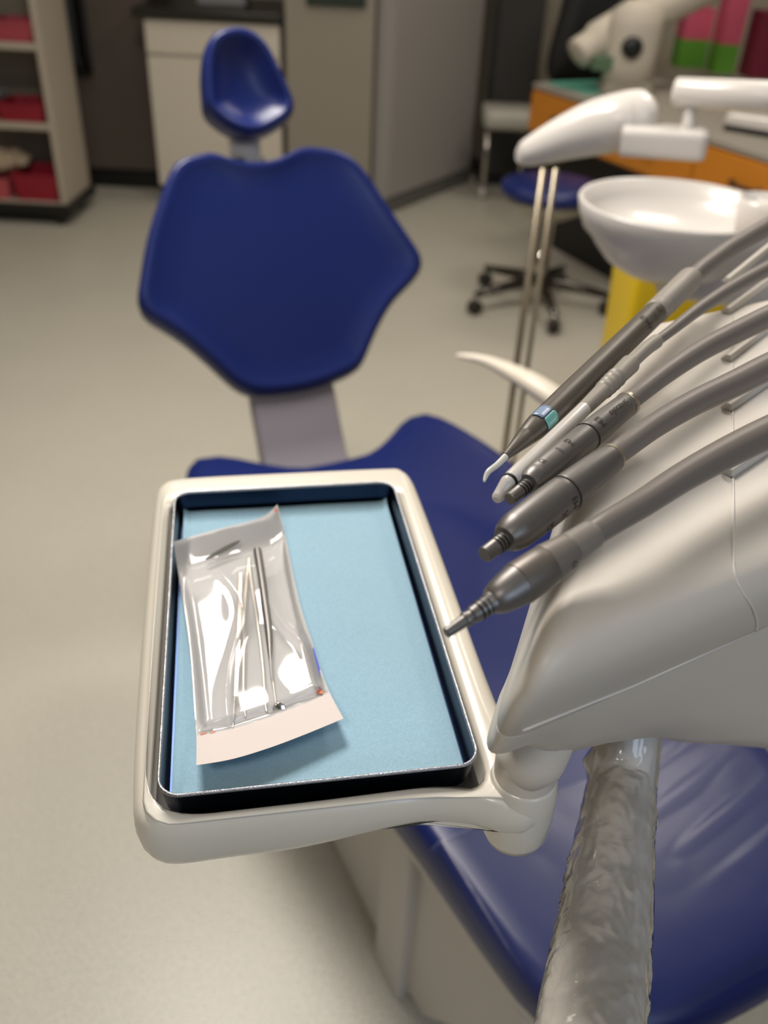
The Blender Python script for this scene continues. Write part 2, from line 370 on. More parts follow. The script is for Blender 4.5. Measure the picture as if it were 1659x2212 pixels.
# ---------------------------------------------------------------- right background: orange counter and what stands on it
CH = .78
P0 = at_h(1152, 178, CH); P1 = at_h(1640, 330, CH)
dv = (P1 - P0).normalized(); nv = Vector((-dv.y, dv.x, 0)); 
if nv.x < 0: nv = -nv
L = (P1 - P0).length + .9
Mc = Matrix(((dv.x, nv.x, 0, P0.x), (dv.y, nv.y, 0, P0.y), (0, 0, 1, 0), (0, 0, 0, 1)))
t = thing('drawer_counter', 'long orange counter with drawers running along the right background', 'counter')
bm = bmesh.new(); box(bm, (0, 0, CH - .025), (L, .75, CH), Mc); obj('worktop', bm, mat('grey_worktop', (150, 144, 134), .5), t, bevel=.004)
bm = bmesh.new(); box(bm, (0.0, .012, CH - .22), (L, .74, CH - .026), Mc); obj('body', bm, M_orange, t, bevel=.003)
nd = 4
for k in range(nd):
    a0 = .01 + k * (L - .02) / nd; a1 = a0 + (L - .02) / nd - .012
    bm = bmesh.new(); box(bm, (a0, -.006, CH - .21), (a1, .012, CH - .032), Mc); d = obj('drawer', bm, M_orange, t, bevel=.004)
    bm = bmesh.new(); tube(bm, [Mc @ Vector(q) for q in crv([((a0 + a1) / 2 - .07, -.006, CH - .115), ((a0 + a1) / 2 - .06, -.03, CH - .12), ((a0 + a1) / 2 + .06, -.03, CH - .12), ((a0 + a1) / 2 + .07, -.006, CH - .115)], 5)], .007, 8)
    h = obj('handle', bm, M_dark, d)
bm = bmesh.new(); box(bm, (0.12, .16, .0), (L, .74, CH - .22), Mc); obj('knee_shade_block', bm, M_black, t, smooth=False)  # black block stands in for the shade in the open knee space
settle(t, (P0 + P1) / 2 - Vector((0, 0, CH)))
bm = bmesh.new()
a_ = roundrect((.19, .24), (1, 0), (0, 1), .16, .18, .01)
loft(bm, [[Mc @ Vector((p[0], p[1], z)) for p in a_] for z in (CH + .001, CH + .006)])
tag(obj('work_mat', bm, M_teal, smooth=False), 'teal sheet lying on the far end of the orange counter', 'mat')
# white device on the counter
t = thing('curing_device', 'large pale machine with a sloping arm and black knob on the orange counter', 'machine')
def cp(x, y, z): return at_z(x, y, z)
zz = 3.55
bm = bmesh.new(); q = at_h(1345, 206, CH)
bq = Vector((q.x + .02, q.y + .07, CH)); zz = depth(bq)
def mz(x, y, dz=0.): return at_z(x, y, zz + dz)
o_ = roundrect((bq.x, bq.y), (1, 0), (0, 1), .12, .10, .03)
bm = bmesh.new(); loft(bm, [ring3(o_, CH + .001), ring3(offset(o_, .005), CH + .04), ring3(offset(o_, .03), CH + .06)]); obj('base', bm, M_beige2, t, angle=50)
bm = bmesh.new(); tube(bm, [bq + Vector((0, 0, z_)) for z_ in (.03, .16, .27, .34, .38)], [.115, .115, .12, .11, .05], 28, .8); obj('column', bm, M_beige, t)
bm = bmesh.new(); tube(bm, crv([mz(1248, 118, -.05), mz(1262, 108, -.05), mz(1330, 66, -.05), mz(1440, 10, -.05), mz(1600, -70, -.05)], 6), [.03] + [.07] * 8 + [.085] * 16, 20); obj('arm', bm, M_beige, t)
kp = mz(1366, 103, -.20); bm = bmesh.new(); lathe(bm, kp, [(.045, .05), (.045, -.01), (.035, -.02)], 24, axis=(0, 1, 0)); obj('knob', bm, M_black, t)
kp = mz(1305, 138, -.12); bm = bmesh.new(); box(bm, (kp.x - .05, kp.y, kp.z - .03), (kp.x + .05, kp.y + .06, kp.z + .03)); obj('display', bm, mat('dim_green_display', (86, 112, 84), .4), t, bevel=.004)
settle(t, (bq.x, bq.y, CH))
t = thing('office_chair', 'black tall backed chair standing left of the pale machine', 'chair')
q = at_h(1200, 310, .0); q = Vector((q.x - .1, min(q.y, 5.6), 0))
bm = bmesh.new(); ow = [(-.26, 0), (-.24, .35), (-.18, .62), (0, .68), (.18, .62), (.24, .35), (.26, 0), (0, -.04)]
obj('backrest', cushion(ow, [(.06, 0), (0, .03), (.04, .06), (.5, .05)], lambda a, b, c: Vector((q.x + a, q.y - c + .1, .68 + b))), M_black, t)
obj('seat', cushion([(-.24, -.2), (.24, -.2), (.26, .2), (-.26, .2)], [(.06, 0), (0, .03), (.04, .06), (.5, .065)], lambda a, b, c: Vector((q.x + a, q.y + b - .12, .5 + c))), M_black, t)
bm = bmesh.new(); lathe(bm, q, [(.2, .03), (.2, .05), (.04, .09), (.03, .5)], 24); obj('base', bm, M_black, t)
settle(t, q)
def boxed(name, px, py, depth_back, w, d, hts, mats, label, cat, group=None):
    """standing box on the counter: stacked colour bands, one body"""
    q = at_h(px, py, CH); tt = thing(name, label, cat, group)
    z = CH + .001
    for k, (hh, m_) in enumerate(zip(hts, mats)):
        bm = bmesh.new(); box(bm, (q.x - w / 2, q.y, z), (q.x + w / 2, q.y + d, z + hh)); z += hh
        obj(('lower_panel', 'upper_panel', 'lid')[k], bm, m_, tt, bevel=.002)
    settle(tt, (q.x, q.y + d / 2, CH + .001)); return q
G = 'pink and green boxes on the orange counter'
boxed('carton', 1490, 148, 0, .15, .16, (.14, .14, .012), (M_green, M_pink, M_pink), 'pink and green box, the left one of the pair on the orange counter', 'box', G)
boxed('carton', 1562, 160, 0, .11, .16, (.14, .20, .07), (M_green, M_pink, M_pink), 'taller pink and green box right of its twin on the orange counter', 'box', G)
boxed('carton', 1655, 172, 0, .20, .18, (.28, .03), (M_maroon, M_maroon), 'maroon box at the right edge behind the lamp tube', 'box')
t = thing('instrument_case', 'white case with a black band near the end of the orange counter', 'case')
q = at_h(1640, 300, CH); a_ = roundrect((q.x + .08, q.y + .1), (.8, -.6), (.6, .8), .17, .08, .02)
bm = bmesh.new(); loft(bm, [ring3(a_, CH + .001), ring3(a_, CH + .025)]); obj('lower_band', bm, M_black, t, angle=40)
bm = bmesh.new(); loft(bm, [ring3(offset(a_, -.004), CH + .025), ring3(offset(a_, -.004), CH + .055), ring3(offset(a_, .008), CH + .065)]); obj('lid', bm, M_white, t, angle=40)
settle(t, (q.x + .08, q.y + .1, CH + .001))
# small pale trolley beyond the stool
t = thing('side_trolley', 'small pale trolley on thin legs in the far background beyond the stool', 'trolley')
q = at_h(1100, 232, .52); q.y = min(q.y, 5.75)
a_ = roundrect((q.x, q.y), (1, 0), (0, 1), .15, .16, .05)
bm = bmesh.new(); loft(bm, [ring3(offset(a_, .02), .42), ring3(a_, .44), ring3(a_, .51), ring3(offset(a_, .01), .52)]); obj('tray_top', bm, mat('dull_white_plastic', (170, 168, 158), .4), t, angle=50)
for dx in (-.11, .11):
    bm = bmesh.new(); lathe(bm, (q.x + dx, q.y - .02, 0), [(.016, .06), (.016, .42)], 14); obj('leg', bm, M_chrome, t)
    bm = bmesh.new(); lathe(bm, (q.x + dx - .015, q.y - .02, .035), [(.01, 0), (.034, .003), (.034, .027), (.01, .03)], 20, axis=(1, 0, 0)); obj('caster', bm, M_plastic2, t)
settle(t, (q.x, q.y, 0))

# blue stool
t = thing('operator_stool', 'round blue stool on a chrome star base with casters', 'stool')
sb = at_h(1155, 662, 0.0)
bm = bmesh.new(); lathe(bm, (sb.x, sb.y, .48), [(.10, 0), (.205, .008), (.215, .03), (.21, .05), (.18, .062), (.05, .066)], 48); obj('seat', bm, M_blue, t)
bm = bmesh.new(); lathe(bm, (sb.x, sb.y, .43), [(.08, -.03), (.14, .0), (.185, .03), (.19, .05)], 48); obj('seat_shell', bm, mat('stool_ivory_shell', (160, 154, 140), .4), t)
bm = bmesh.new(); lathe(bm, (sb.x, sb.y, 0), [(.032, .09), (.032, .26), (.022, .262), (.022, .42)], 24); obj('column', bm, M_chrome, t)
bm = bmesh.new(); lathe(bm, (sb.x, sb.y, 0), [(.03, .085), (.05, .09), (.05, .13), (.035, .14)], 24); obj('hub', bm, M_chrome, t)
for k in range(5):
    a = math.radians(72 * k + 61); dx, dy = math.cos(a), math.sin(a)
    bm = bmesh.new(); tube(bm, [(sb.x + dx * r, sb.y + dy * r, z) for r, z in ((.03, .12), (.1, .118), (.2, .104), (.315, .088))], [.028, .025, .02, .014], 14); obj('leg', bm, mat('dark_polished_leg', (70, 66, 62), .2, .8), t)
    c = Vector((sb.x + dx * .31, sb.y + dy * .31, .034)); ax = (-dy, dx, 0)
    bm = bmesh.new()
    for s in (-.021, .006): lathe(bm, c + Vector(ax) * s, [(.008, 0), (.03, .002), (.033, .006), (.03, .013), (.008, .015)], 20, axis=ax)
    w_ = obj('caster', bm, M_dark, t)
    bm = bmesh.new(); tube(bm, [c + Vector((0, 0, .0)), c + Vector((0, 0, .055))], .007, 10); obj('stem', bm, M_chrome, w_)
settle(t, (sb.x, sb.y, 0))

# pole stand
t = thing('pole_stand', 'slim metal stand with two upright poles in front of the blue stool', 'stand')
pa, pb = at_z(1176, 352, 1.78), at_z(1203, 352, 1.72)
M_pole = mat('dull_pole_metal', (150, 140, 122), .35, .8)
for q, r in ((pa, .0075), (pb, .0055)):
    bm = bmesh.new(); lathe(bm, (q.x, q.y, .02), [(r, 0), (r, q.z - .03)], 16); obj('pole', bm, M_pole, t)
bm = bmesh.new(); lathe(bm, ((pa.x + pb.x) / 2, (pa.y + pb.y) / 2, 0), [(.14, 0), (.14, .012), (.06, .022), (.02, .03)], 32); obj('base', bm, M_pole, t)
settle(t, ((pa.x + pb.x) / 2, (pa.y + pb.y) / 2, 0))

# assistant's arm
t = thing('assistant_arm', 'white swivel arm with a beak shaped shell above the rinsing bowl', 'arm')
pp = [(1120, 336, 14, 1.80), (1128, 334, 24, 1.80), (1160, 322, 34, 1.79), (1220, 298, 46, 1.77), (1280, 278, 56, 1.75), (1330, 266, 60, 1.73), (1372, 256, 58, 1.72), (1398, 251, 50, 1.71), (1408, 250, 26, 1.71)]
pts = crv([tuple(at_z(x, y, z)) + (r * z / F,) for x, y, r, z in pp], 5)
bm = bmesh.new(); tube(bm, [p[:3] for p in pts], [max(.004, p[3]) for p in pts], 28); obj('shell', bm, M_white, t)
bm = bmesh.new(); c0, c1 = at_z(1345, 300, 1.70), at_z(1528, 312, 1.66)
dr = (c1 - c0).normalized(); sx_ = Vector((-dr.y, dr.x, 0)).normalized(); sz_ = dr.cross(sx_)
loft(bm, [[c0.lerp(c1, k) + sx_ * p[0] + sz_ * p[1] for p in roundrect((0, 0), (1, 0), (0, 1), .042 * f_, .026 * f_, .012 * f_)] for k, f_ in ((0, 1), (.9, 1), (.97, .93), (1, .8))]); obj('bracket', bm, M_white, t, angle=50)
bm = bmesh.new(); a0 = at_z(1489, 215, 1.66); a1 = at_z(1486, 300, 1.67); tube(bm, [a0, a0.lerp(a1, .5), a1], [.016, .011, .018], 16); obj('stub', bm, M_white, t)
bm = bmesh.new(); a0 = at_z(1452, 198, 1.66); a1 = at_z(1900, 222, 1.55)
tube(bm, [a0, a0.lerp(a1, .006), a0.lerp(a1, .02), a0.lerp(a1, .5), a1], [.010, .02, .0255, .0265, .0265], 28); obj('tube', bm, M_white, t)
settle(t, at_z(1480, 300, 1.67))
# cuspidor
t = thing('rinsing_bowl', 'white round rinsing bowl beside the instrument hoses', 'basin')
bc = at_h(1468, 442, 1.05)
prof = [(.03, -.128), (.075, -.118), (.11, -.098), (.135, -.07), (.139, -.062), (.158, -.045), (.168, -.02), (.172, 0), (.170, .004), (.164, .002), (.155, -.02), (.13, -.045), (.09, -.062), (.03, -.07)]
bm = bmesh.new(); lathe(bm, bc, prof, 72); obj('bowl', bm, M_white, t)
bm = bmesh.new(); lathe(bm, bc + Vector((0, 0, -.0695)), [(.03, 0), (.028, .004), (.012, .003)], 24); obj('drain', bm, M_chrome, t)
bm = bmesh.new(); q = at_h(1659, 445, 1.05); lathe(bm, q + Vector((.0, 0, 0)), [(.03, -.05), (.045, -.045), (.05, .0), (.05, .012), (.044, .012), (.04, -.03)], 36); obj('cup_ring', bm, M_white, t)
a_ = roundrect((bc.x + .42, bc.y - .02), (1, 0), (0, 1), .16, .14, .05)
bm = bmesh.new(); loft(bm, [ring3(a_, 0), ring3(a_, .8), ring3(offset(a_, .03), .9), ring3(offset(a_, .05), .93)]); obj('pedestal', bm, M_white, t, angle=50)
bm = bmesh.new(); tube(bm, [bc + Vector((0, 0, -.11)), bc + Vector((.2, 0, -.12)), bc + Vector((.36, 0, -.14))], [.05, .06, .07], 24); obj('bowl_support', bm, M_white, t)
settle(t, (bc.x + .42, bc.y, 0))
# yellow bin
t = thing('waste_bin', 'yellow plastic waste bin below the rinsing bowl', 'bin')
zb = 2.45; q = at_z(1347, 640, zb)
a0 = roundrect((q.x + .17, q.y + .1), (1, 0), (0, 1), .165, .15, .03)
bm = bmesh.new(); loft(bm, [ring3(offset(a0, .035), 0), ring3(a0, .72), ring3(offset(a0, .005), .72), ring3(offset(a0, .025), .02)]); obj('body', bm, M_yellow, t, angle=50)
bm = bmesh.new(); a1 = offset(a0, -.008); loft(bm, [ring3(a1, .725), ring3(a1, .745), ring3(offset(a1, .02), .76)]); obj('lid', bm, M_yellow, t, angle=40)
settle(t, (q.x + .17, q.y + .1, 0))

# ---------------------------------------------------------------- the dental chair
W0 = .64
t = chair_t = thing('dental_chair', 'blue upholstered dental chair with white base and armrest', 'chair')
half = [(1.455, .04), (1.462, .09), (1.50, .15), (1.545, .205), (1.562, .245), (1.548, .285), (1.46, .318), (1.31, .345), (1.12, .342), (.85, .30), (.60, .267), (.42, .252), (.33, .236), (.275, .19), (.25, .11), (.245, .03)]
plan = [(u, W0 + w) for u, w in half] + [(u, W0 - w) for u, w in reversed(half)]
def seat_h(u, w):
    k = max(0, (u - .95) / .6); s = abs(w - W0) / .3
    return .5 + .012 * k * k * s * s - .008 * math.exp(-((u - 1.1) / .3) ** 2) * (1 - min(1, s * s))
seat_bm = cushion(plan, [(.05, -.075), (.01, -.065), (0, -.045), (.004, -.025), (.016, -.012), (.04, -.003), (.075, 0), (.16, 0), (.3, 0), (.5, 0), (.75, 0)],
                  lambda u, w, h: chair(u, w, seat_h(u, w) + h))
seat = obj('seat', seat_bm, M_blue, t)
# backrest: the plane the photo gives through the chair's centre line
a = at_w(640, 852, W0); b = at_w(560, 345, W0); e = (b - a).normalized(); wv = Vector(WV); n_ = wv.cross(e).normalized()
if n_.dot(Vector(E0) - a) < 0: n_ = -n_
bo = [(300, 610), (297, 650), (312, 680), (352, 705), (400, 737), (450, 780), (500, 826), (530, 845), (570, 853), (640, 847), (700, 832), (765, 804), (786, 783), (802, 745), (822, 700), (850, 652), (897, 600), (909, 575), (905, 550), (870, 495), (830, 435), (798, 385), (765, 345), (735, 328), (700, 320), (655, 318), (625, 330), (595, 344), (560, 350), (520, 348), (490, 341), (455, 330), (420, 335), (390, 345), (368, 368), (345, 425), (318, 510)]
pl = []
for x, y in bo:
    q = at_plane(x, y, a, n_) - a; pl.append((q.dot(wv), q.dot(e)))
def bplace(w, s, h): return a + wv * w + e * (s + h * .45 + .002) + n_ * (h + .10 * (w - .02) ** 2)
obj('backrest', cushion(pl, [(.10, -.055), (.04, -.05), (.012, -.035), (0, -.015), (.004, -.004), (.02, .004), (.05, .007), (.09, .004), (.14, 0), (.3, -.002), (.5, -.003), (.75, -.003)], bplace), M_blue, t)
bm = bmesh.new()
oc = resample(crv(pl, 6, True), 96); cc = sum(oc) / 96
loft(bm, [[bplace(*(cc + (p - cc) * k), h) for p in oc] for k, h in ((.93, -.05), (.90, -.075), (.75, -.09), (.4, -.095))]); obj('back_shell', bm, M_white, t)
# headrest
hc = at_w(538, 185, W0); he = Vector(chair(.26, 0, .965)).normalized(); hn = wv.cross(he).normalized()
if hn.dot(Vector(E0) - hc) < 0: hn = -hn
ho = [(441, 200), (439, 150), (444, 105), (460, 75), (490, 60), (525, 60), (558, 76), (582, 105), (604, 150), (628, 200), (637, 232), (628, 255), (600, 276), (565, 292), (530, 293), (492, 278), (458, 252), (445, 232)]
hp = []
for x, y in ho:
    q = at_plane(x, y, hc, hn) - hc; hp.append((q.dot(wv), q.dot(he)))
obj('headrest', cushion(hp, [(.25, -.06), (.08, -.055), (.02, -.04), (0, -.02), (.01, -.005), (.05, .008), (.12, .013), (.20, .008), (.32, -.003), (.5, -.012), (.7, -.017), (.88, -.018)],
    lambda x_, y_, h: hc + wv * x_ + he * (y_ + h * .3 + .001) + hn * h), M_blue, t)
bm = bmesh.new(); q0 = at_w(533, 262, W0) - hn * .03; q1 = at_w(548, 420, W0) - hn * .035
tube(bm, [q0, q0.lerp(q1, .5), q1], [.035, .034, .036], 20, .45); obj('headrest_post', bm, M_plastic2, t)
bm = bmesh.new(); q = at_w(540, 352, W0) - hn * .035; tube(bm, [q - he * .012, q + he * .012], [.045, .045], 20, .5); obj('post_collar', bm, mat('grey_green_rubber', (70, 84, 74), .5), t)
# bracket from backrest down behind the seat
q0 = at_w(640, 800, W0) - n_ * .06; q1 = at_w(655, 985, W0); q2 = q1 + Vector((0, 0, -.12)) + Vector(U) * -.22
M_brk = mat('lilac_grey_casting', (132, 128, 138), .4)
bm = bmesh.new()
rings = []
for p, hw, th in ((q0, .098, .02), (q0.lerp(q1, .35), .10, .022), (q0.lerp(q1, .75), .10, .025), (q1, .10, .03), (q2, .09, .03)):
    sec = roundrect((0, 0), (1, 0), (0, 1), hw, th, .012, 4)
    rings.append([p + wv * s[0] + Vector(U) * s[1] for s in sec])
loft(bm, rings); obj('back_bracket', bm, M_brk, t, angle=60)
# lower shell, base
pl2 = resample(crv(plan, 6, True), 96); c2 = sum(pl2) / 96
bm = bmesh.new(); loft(bm, [[chair(*(c2 + (p - c2) * k), h) for p in pl2] for k, h in ((.972, .434), (.985, .425), (.975, .41), (.93, .395), (.6, .39))]); obj('seat_shell', bm, M_plastic2, t)
side = [(1.25, 0.012), (.62, 0.012), (.56, .03), (.47, .16), (.38, .30), (.33, .36), (.33, .395), (1.25, .395)]
bm = bmesh.new(); loft(bm, [[chair(u, w, h) for u, h in side] for w in (.408, .86)]); obj('base_body', bm, M_plastic2, t, bevel=.01)
bm = bmesh.new()
loft(bm, [[chair(*p, h) for p in roundrect((.655, .407), (1, 0), (0, 1), .042, .018, .008, 4)] for h in (.0, .392)]); obj('column_cover', bm, M_plastic2, t, bevel=.002)
bm = bmesh.new(); loft(bm, [[chair(*p, h) for p in roundrect((.93, .635), (1, 0), (0, 1), .36, .215, .03, 4)] for h in (0, .014)]); obj('floor_plate', bm, M_grey, t, bevel=.003)
# armrest
ar = [(984, 768, 2.5, .685), (1000, 769, 7, .686), (1050, 779, 13, .686), (1110, 806, 22, .682), (1165, 838, 28, .675), (1225, 882, 30, .655), (1262, 930, 28, .61), (1270, 985, 24, .53)]
pts = []
for x, y, r, h in ar:
    p = at_h(x, y, h); pts.append(tuple(p) + (r * depth(p) / F,))
pts = crv(pts, 6)
bm = bmesh.new(); tube(bm, [p[:3] for p in pts], [p[3] for p in pts], 20, .8)
obj('armrest', bm, mat('cream_plastic', (228, 220, 204), .35), t)
bm = bmesh.new(); ae = Vector(pts[-1][:3]); tube(bm, [ae, ae.lerp(chair(1.1, W0 + .3, .42), .5) - Vector((0, 0, .03)), chair(1.1, W0 + .2, .405)], .02, 14); obj('armrest_support', bm, M_plastic2, t)
settle(t, chair(.9, W0, 0))

# clear protective sheet over the foot end
bm = bmesh.new(); NU, NW = 110, 110; gr = []
sd = at_h(1640, 1700, .5) - at_h(1400, 1950, .5); sd.normalize()
e0, e1 = at_h(905, 1836, .505), at_h(1252, 1690, .505)
loc = lambda p: (float(U @ np.array(p)), float(WV @ np.array(p)))
(ue0, we0), (ue1, we1) = loc(e0), loc(e1)
for i in range(NU):
    row = []
    for j in range(NW):
        w = W0 - .262 + .53 * j / (NW - 1)
        ut = ue0 + (ue1 - ue0) * (w - we0) / (we1 - we0)
        u = .262 + (ut - .262) * i / (NU - 1)
        r_ = min(1, max(0, (abs(w - W0) - .16) / .1)); fo = max(0, .36 - u) / .1
        lim = .25 - .06 * min(1, max(0, (.40 - u) / .14)) ** 2
        dw = abs(w - W0); drop = max(0, dw - lim) * 1.0 + .03 * max(0, (.29 - u) / .03) ** 2 * .3
        pc_ = chair(u, w, 0); al, ac = pc_.x * sd.x + pc_.y * sd.y, -pc_.x * sd.y + pc_.y * sd.x
        wr = .0035 * max(0, noise.noise(Vector((al * 4, ac * 38, 3))) - .02) * min(1, max(.06, (w - W0 + .02) / .1)) + .0012 * noise.noise(Vector((al * 12, ac * 14, 8)))
        row.append(bm.verts.new(chair(u, W0 + math.copysign(min(dw, lim + .012), w - W0), seat_h(u, w) + .004 - drop + abs(wr))))
    gr.append(row)
for i in range(NU - 1):
    for j in range(NW - 1): bm.faces.new((gr[i][j], gr[i + 1][j], gr[i + 1][j + 1], gr[i][j + 1]))
hem = [v.co.copy() for v in gr[-1]]
sheet = thing('protective_sheet', 'clear plastic sheet covering the blue foot end of the chair', 'plastic sheet')
obj('film', bm, M_sheet, sheet)
bm = bmesh.new(); tube(bm, [p + Vector((0, 0, .0006)) for p in hem], .00045, 8); obj('hem', bm, film('hem_film', .35, .1, ior=1.5, tint=(200, 205, 235)), sheet)
settle(sheet, chair(.45, W0, .5))

# ---------------------------------------------------------------- tray holder, tray, liner
HR = 1.049
tc4 = [at_h(375, 1063, HR), at_h(850, 1037, HR), at_h(1036, 1641, HR), at_h(340, 1731, HR)]
tcen = sum(tc4, Vector()) / 4
ty = ((tc4[0] + tc4[1]) - (tc4[2] + tc4[3])).normalized(); tx = Vector((ty.y, -ty.x, 0))
tlx = ((tc4[1] - tc4[0]).length + (tc4[2] - tc4[3]).length) / 4; tly = ((tc4[0] - tc4[3]).length + (tc4[1] - tc4[2]).length) / 4
def tr(lx, ly, r, n=8): return roundrect(tcen, tx, ty, lx, ly, r, n)
th = thing('tray_holder', 'ivory plastic tray holder on a swivel joint', 'holder')
ho_px = [(333, 1092), (342, 1066), (368, 1051), (450, 1043), (650, 1033), (835, 1025), (868, 1028), (890, 1045), (908, 1085), (950, 1195), (1005, 1345), (1055, 1480), (1090, 1560), (1130, 1610), (1172, 1650), (1192, 1700), (1180, 1752), (1140, 1780), (1085, 1776), (1020, 1758), (940, 1752), (850, 1762), (700, 1782), (500, 1806), (375, 1822), (320, 1812), (292, 1780), (287, 1735), (290, 1620), (303, 1420), (318, 1240)]
HO = [np.array(at_h(x, y, 1.026)[:2]) for x, y in ho_px]
HO = resample(crv(HO, 6, True), 160)
HI = resample(tr(tlx + .005, tly + .006, .014), 160)
# match start points of the two loops
def align(A, B):
    k = min(range(len(B)), key=lambda i: sum((A[0][:2] - B[i][:2]) ** 2)); B = B[k:] + B[:k]
    if sum(np.linalg.norm(A[i] - B[i]) for i in range(len(A))) > sum(np.linalg.norm(A[i] - B[-i]) for i in range(len(A))): B = [B[0]] + B[1:][::-1]
    return B
HI = align(HO, HI)
rings = [ring3(offset(HI, -.0), 1.012), ring3(HI, 1.034), ring3(offset(HI, -.0015), 1.0365), ring3(offset(HI, -.004), 1.0375)]
HOi = offset(HO, .0085)
for k in (.08, .18, .32, .5, .68, .84, 1.0):
    rings.append([Vector((*(np.array(q) * (1 - k) + np.array(p) * k), 1.0375 + .0012 * math.sin(math.pi * k) - .0006 * k)) for p, q in zip(HOi, [np.array(v) for v in offset(HI, -.004)])])
def hb(p):
    a_ = float(np.clip(((Vector((p[0], p[1], 0)) - tcen).dot(tx) + .03) / .09, 0, 1)); return .010 * a_ * a_ * (3 - 2 * a_)
for d, h in ((.006, 1.0357), (.0035, 1.0335), (.0015, 1.030), (.0, 1.024), (.0, 1.015), (.001, 1.008), (.0035, 1.002), (.0055, .9995)):
    rings.append([Vector((p[0], p[1], h + hb(p) * np.clip((1.03 - h) / .025, 0, 1))) for p in offset(HO, d)])
rings.append([Vector((p[0], p[1], .9995 + hb(p))) for p in offset(HI, .002)])
rings.append(ring3(offset(HI, .004), 1.0105)); rings.append(ring3(offset(HI, .0), 1.012))
bm = bmesh.new(); loft(bm, rings, False, False); bmesh.ops.remove_doubles(bm, verts=bm.verts, dist=1e-5)
obj('frame', bm, M_frame, th)
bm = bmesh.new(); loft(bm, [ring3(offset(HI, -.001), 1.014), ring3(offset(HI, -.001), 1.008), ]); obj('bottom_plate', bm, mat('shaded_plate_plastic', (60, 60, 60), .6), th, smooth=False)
# swivel knuckle
kn = at_h(1128, 1700, 1.03)
bm = bmesh.new(); lathe(bm, (kn.x, kn.y, .992), [(.008, -.006), (.018, -.003), (.0205, .004), (.021, .02), (.0205, .042), (.019, .048), (.0185, .05)], 48); obj('knuckle', bm, M_frame, th)
ends = [Vector((kn.x, kn.y, 1.040)), Vector((kn.x, kn.y, 1.060)), at_z(1150, 1632, .492), at_z(1172, 1582, .49)]
pts = crv([tuple(p) for p in ends], 6)
bm = bmesh.new(); tube(bm, pts, [.0178 + .001 * min(i, 10) / 10 for i in range(len(pts))], 36); obj('swivel_arm', bm, M_plastic, th)
settle(th, (kn.x, kn.y, .99))

tt = thing('instrument_tray', 'dark shiny steel tray lying in the ivory holder', 'tray')
o0 = tr(tlx - .003, tly - .003, .011); o1 = tr(tlx, tly, .013); i1 = tr(tlx - .0012, tly - .0012, .012); i0 = tr(tlx - .0045, tly - .0045, .010)
bm = bmesh.new(); loft(bm, [ring3(o0, 1.0275), ring3(o1, HR - .0012), ring3(i1, HR - .0012), ring3(i0, 1.029)]); obj('pan', bm, M_tray, tt, angle=40)
bm = bmesh.new(); loft(bm, [ring3(tr(tlx + .0004, tly + .0004, .0134), HR - .0016), ring3(tr(tlx + .0005, tly + .0005, .0135), HR - .0004), ring3(tr(tlx - .0004, tly - .0004, .0126), HR + .0003), ring3(tr(tlx - .0014, tly - .0014, .0118), HR - .0004), ring3(tr(tlx - .0015, tly - .0015, .0117), HR - .0018)], False, False); obj('rim', bm, M_rim, tt)
settle(tt, (tcen.x, tcen.y, 1.0275))
# liner
bm = bmesh.new(); NX, NY = 40, 60; gr = []
for j in range(NY):
    row = []
    for i in range(NX):
        a = -1 + 2 * i / (NX - 1); b_ = -1 + 2 * j / (NY - 1)
        p = tcen + tx * a * (tlx - .0065) + ty * b_ * (tly - .008)
        z = 1.0306 + .0006 * noise.noise(Vector((a * 2, b_ * 3, 0)))
        z += .0035 * max(0, (b_ - .93) / .07) ** 2 + .003 * max(0, (abs(a) - .93) / .07) ** 2 + .003 * max(0, (-b_ - .95) / .05) ** 2
        row.append(bm.verts.new((p.x, p.y, z)))
    gr.append(row)
for j in range(NY - 1):
    for i in range(NX - 1): bm.faces.new((gr[j][i], gr[j][i + 1], gr[j + 1][i + 1], gr[j + 1][i]))
ln = obj('tray_liner', bm, M_paper); s = ln.modifiers.new('th', 'SOLIDIFY'); s.thickness = .0004
tag(ln, 'pale blue paper liner on the bottom of the dark steel tray', 'paper')

# ---------------------------------------------------------------- sterilisation pouch
pt = thing('sterilisation_pouch', 'clear and white instrument pouch lying on the blue tray liner', 'pouch')
left = crv([(375, 1170), (384, 1232), (400, 1330), (411, 1420), (418, 1510), (424, 1592), (424, 1653)], 12)
right = crv([(599, 1090), (618, 1165), (638, 1262), (655, 1330), (678, 1398), (694, 1450), (714, 1500), (742, 1552)], 12)
top = crv([(375, 1170), (470, 1143), (545, 1124), (575, 1112), (599, 1090)], 12)
bot = crv([(424, 1653), (500, 1640), (580, 1616), (660, 1586), (742, 1552)], 12)
def samp(c, t):
    P = np.array(c); L = np.r_[0, np.cumsum(np.linalg.norm(np.diff(P, axis=0), axis=1))]; x = t * L[-1]
    return np.array([np.interp(x, L, P[:, k]) for k in (0, 1)])
def pouch_px(s, t):
    l, r, tp, bt = samp(left, t), samp(right, t), samp(top, s), samp(bot, s)
    return (1 - s) * l + s * r + (1 - t) * tp + t * bt - ((1 - s) * (1 - t) * np.array(left[0]) + s * (1 - t) * np.array(right[0]) + (1 - s) * t * np.array(left[-1]) + s * t * np.array(right[-1]))
def base_h(s, t):
    h = 1.0335 + .010 * max(0, (t - .80) / .20) ** 1.3 + .0015 * math.sin(t * 7 + s * 3)
    h += .011 * max(0, (.14 - t) / .14) ** 1.2 * (.6 + .4 * s) + .004 * max(0, (s - .85) / .15) * (1 - t) + .003 * max(0, (.12 - s) / .12)
    h += .011 * max(0, (.16 - s - t * .6) / .16) ** 1.2
    return h
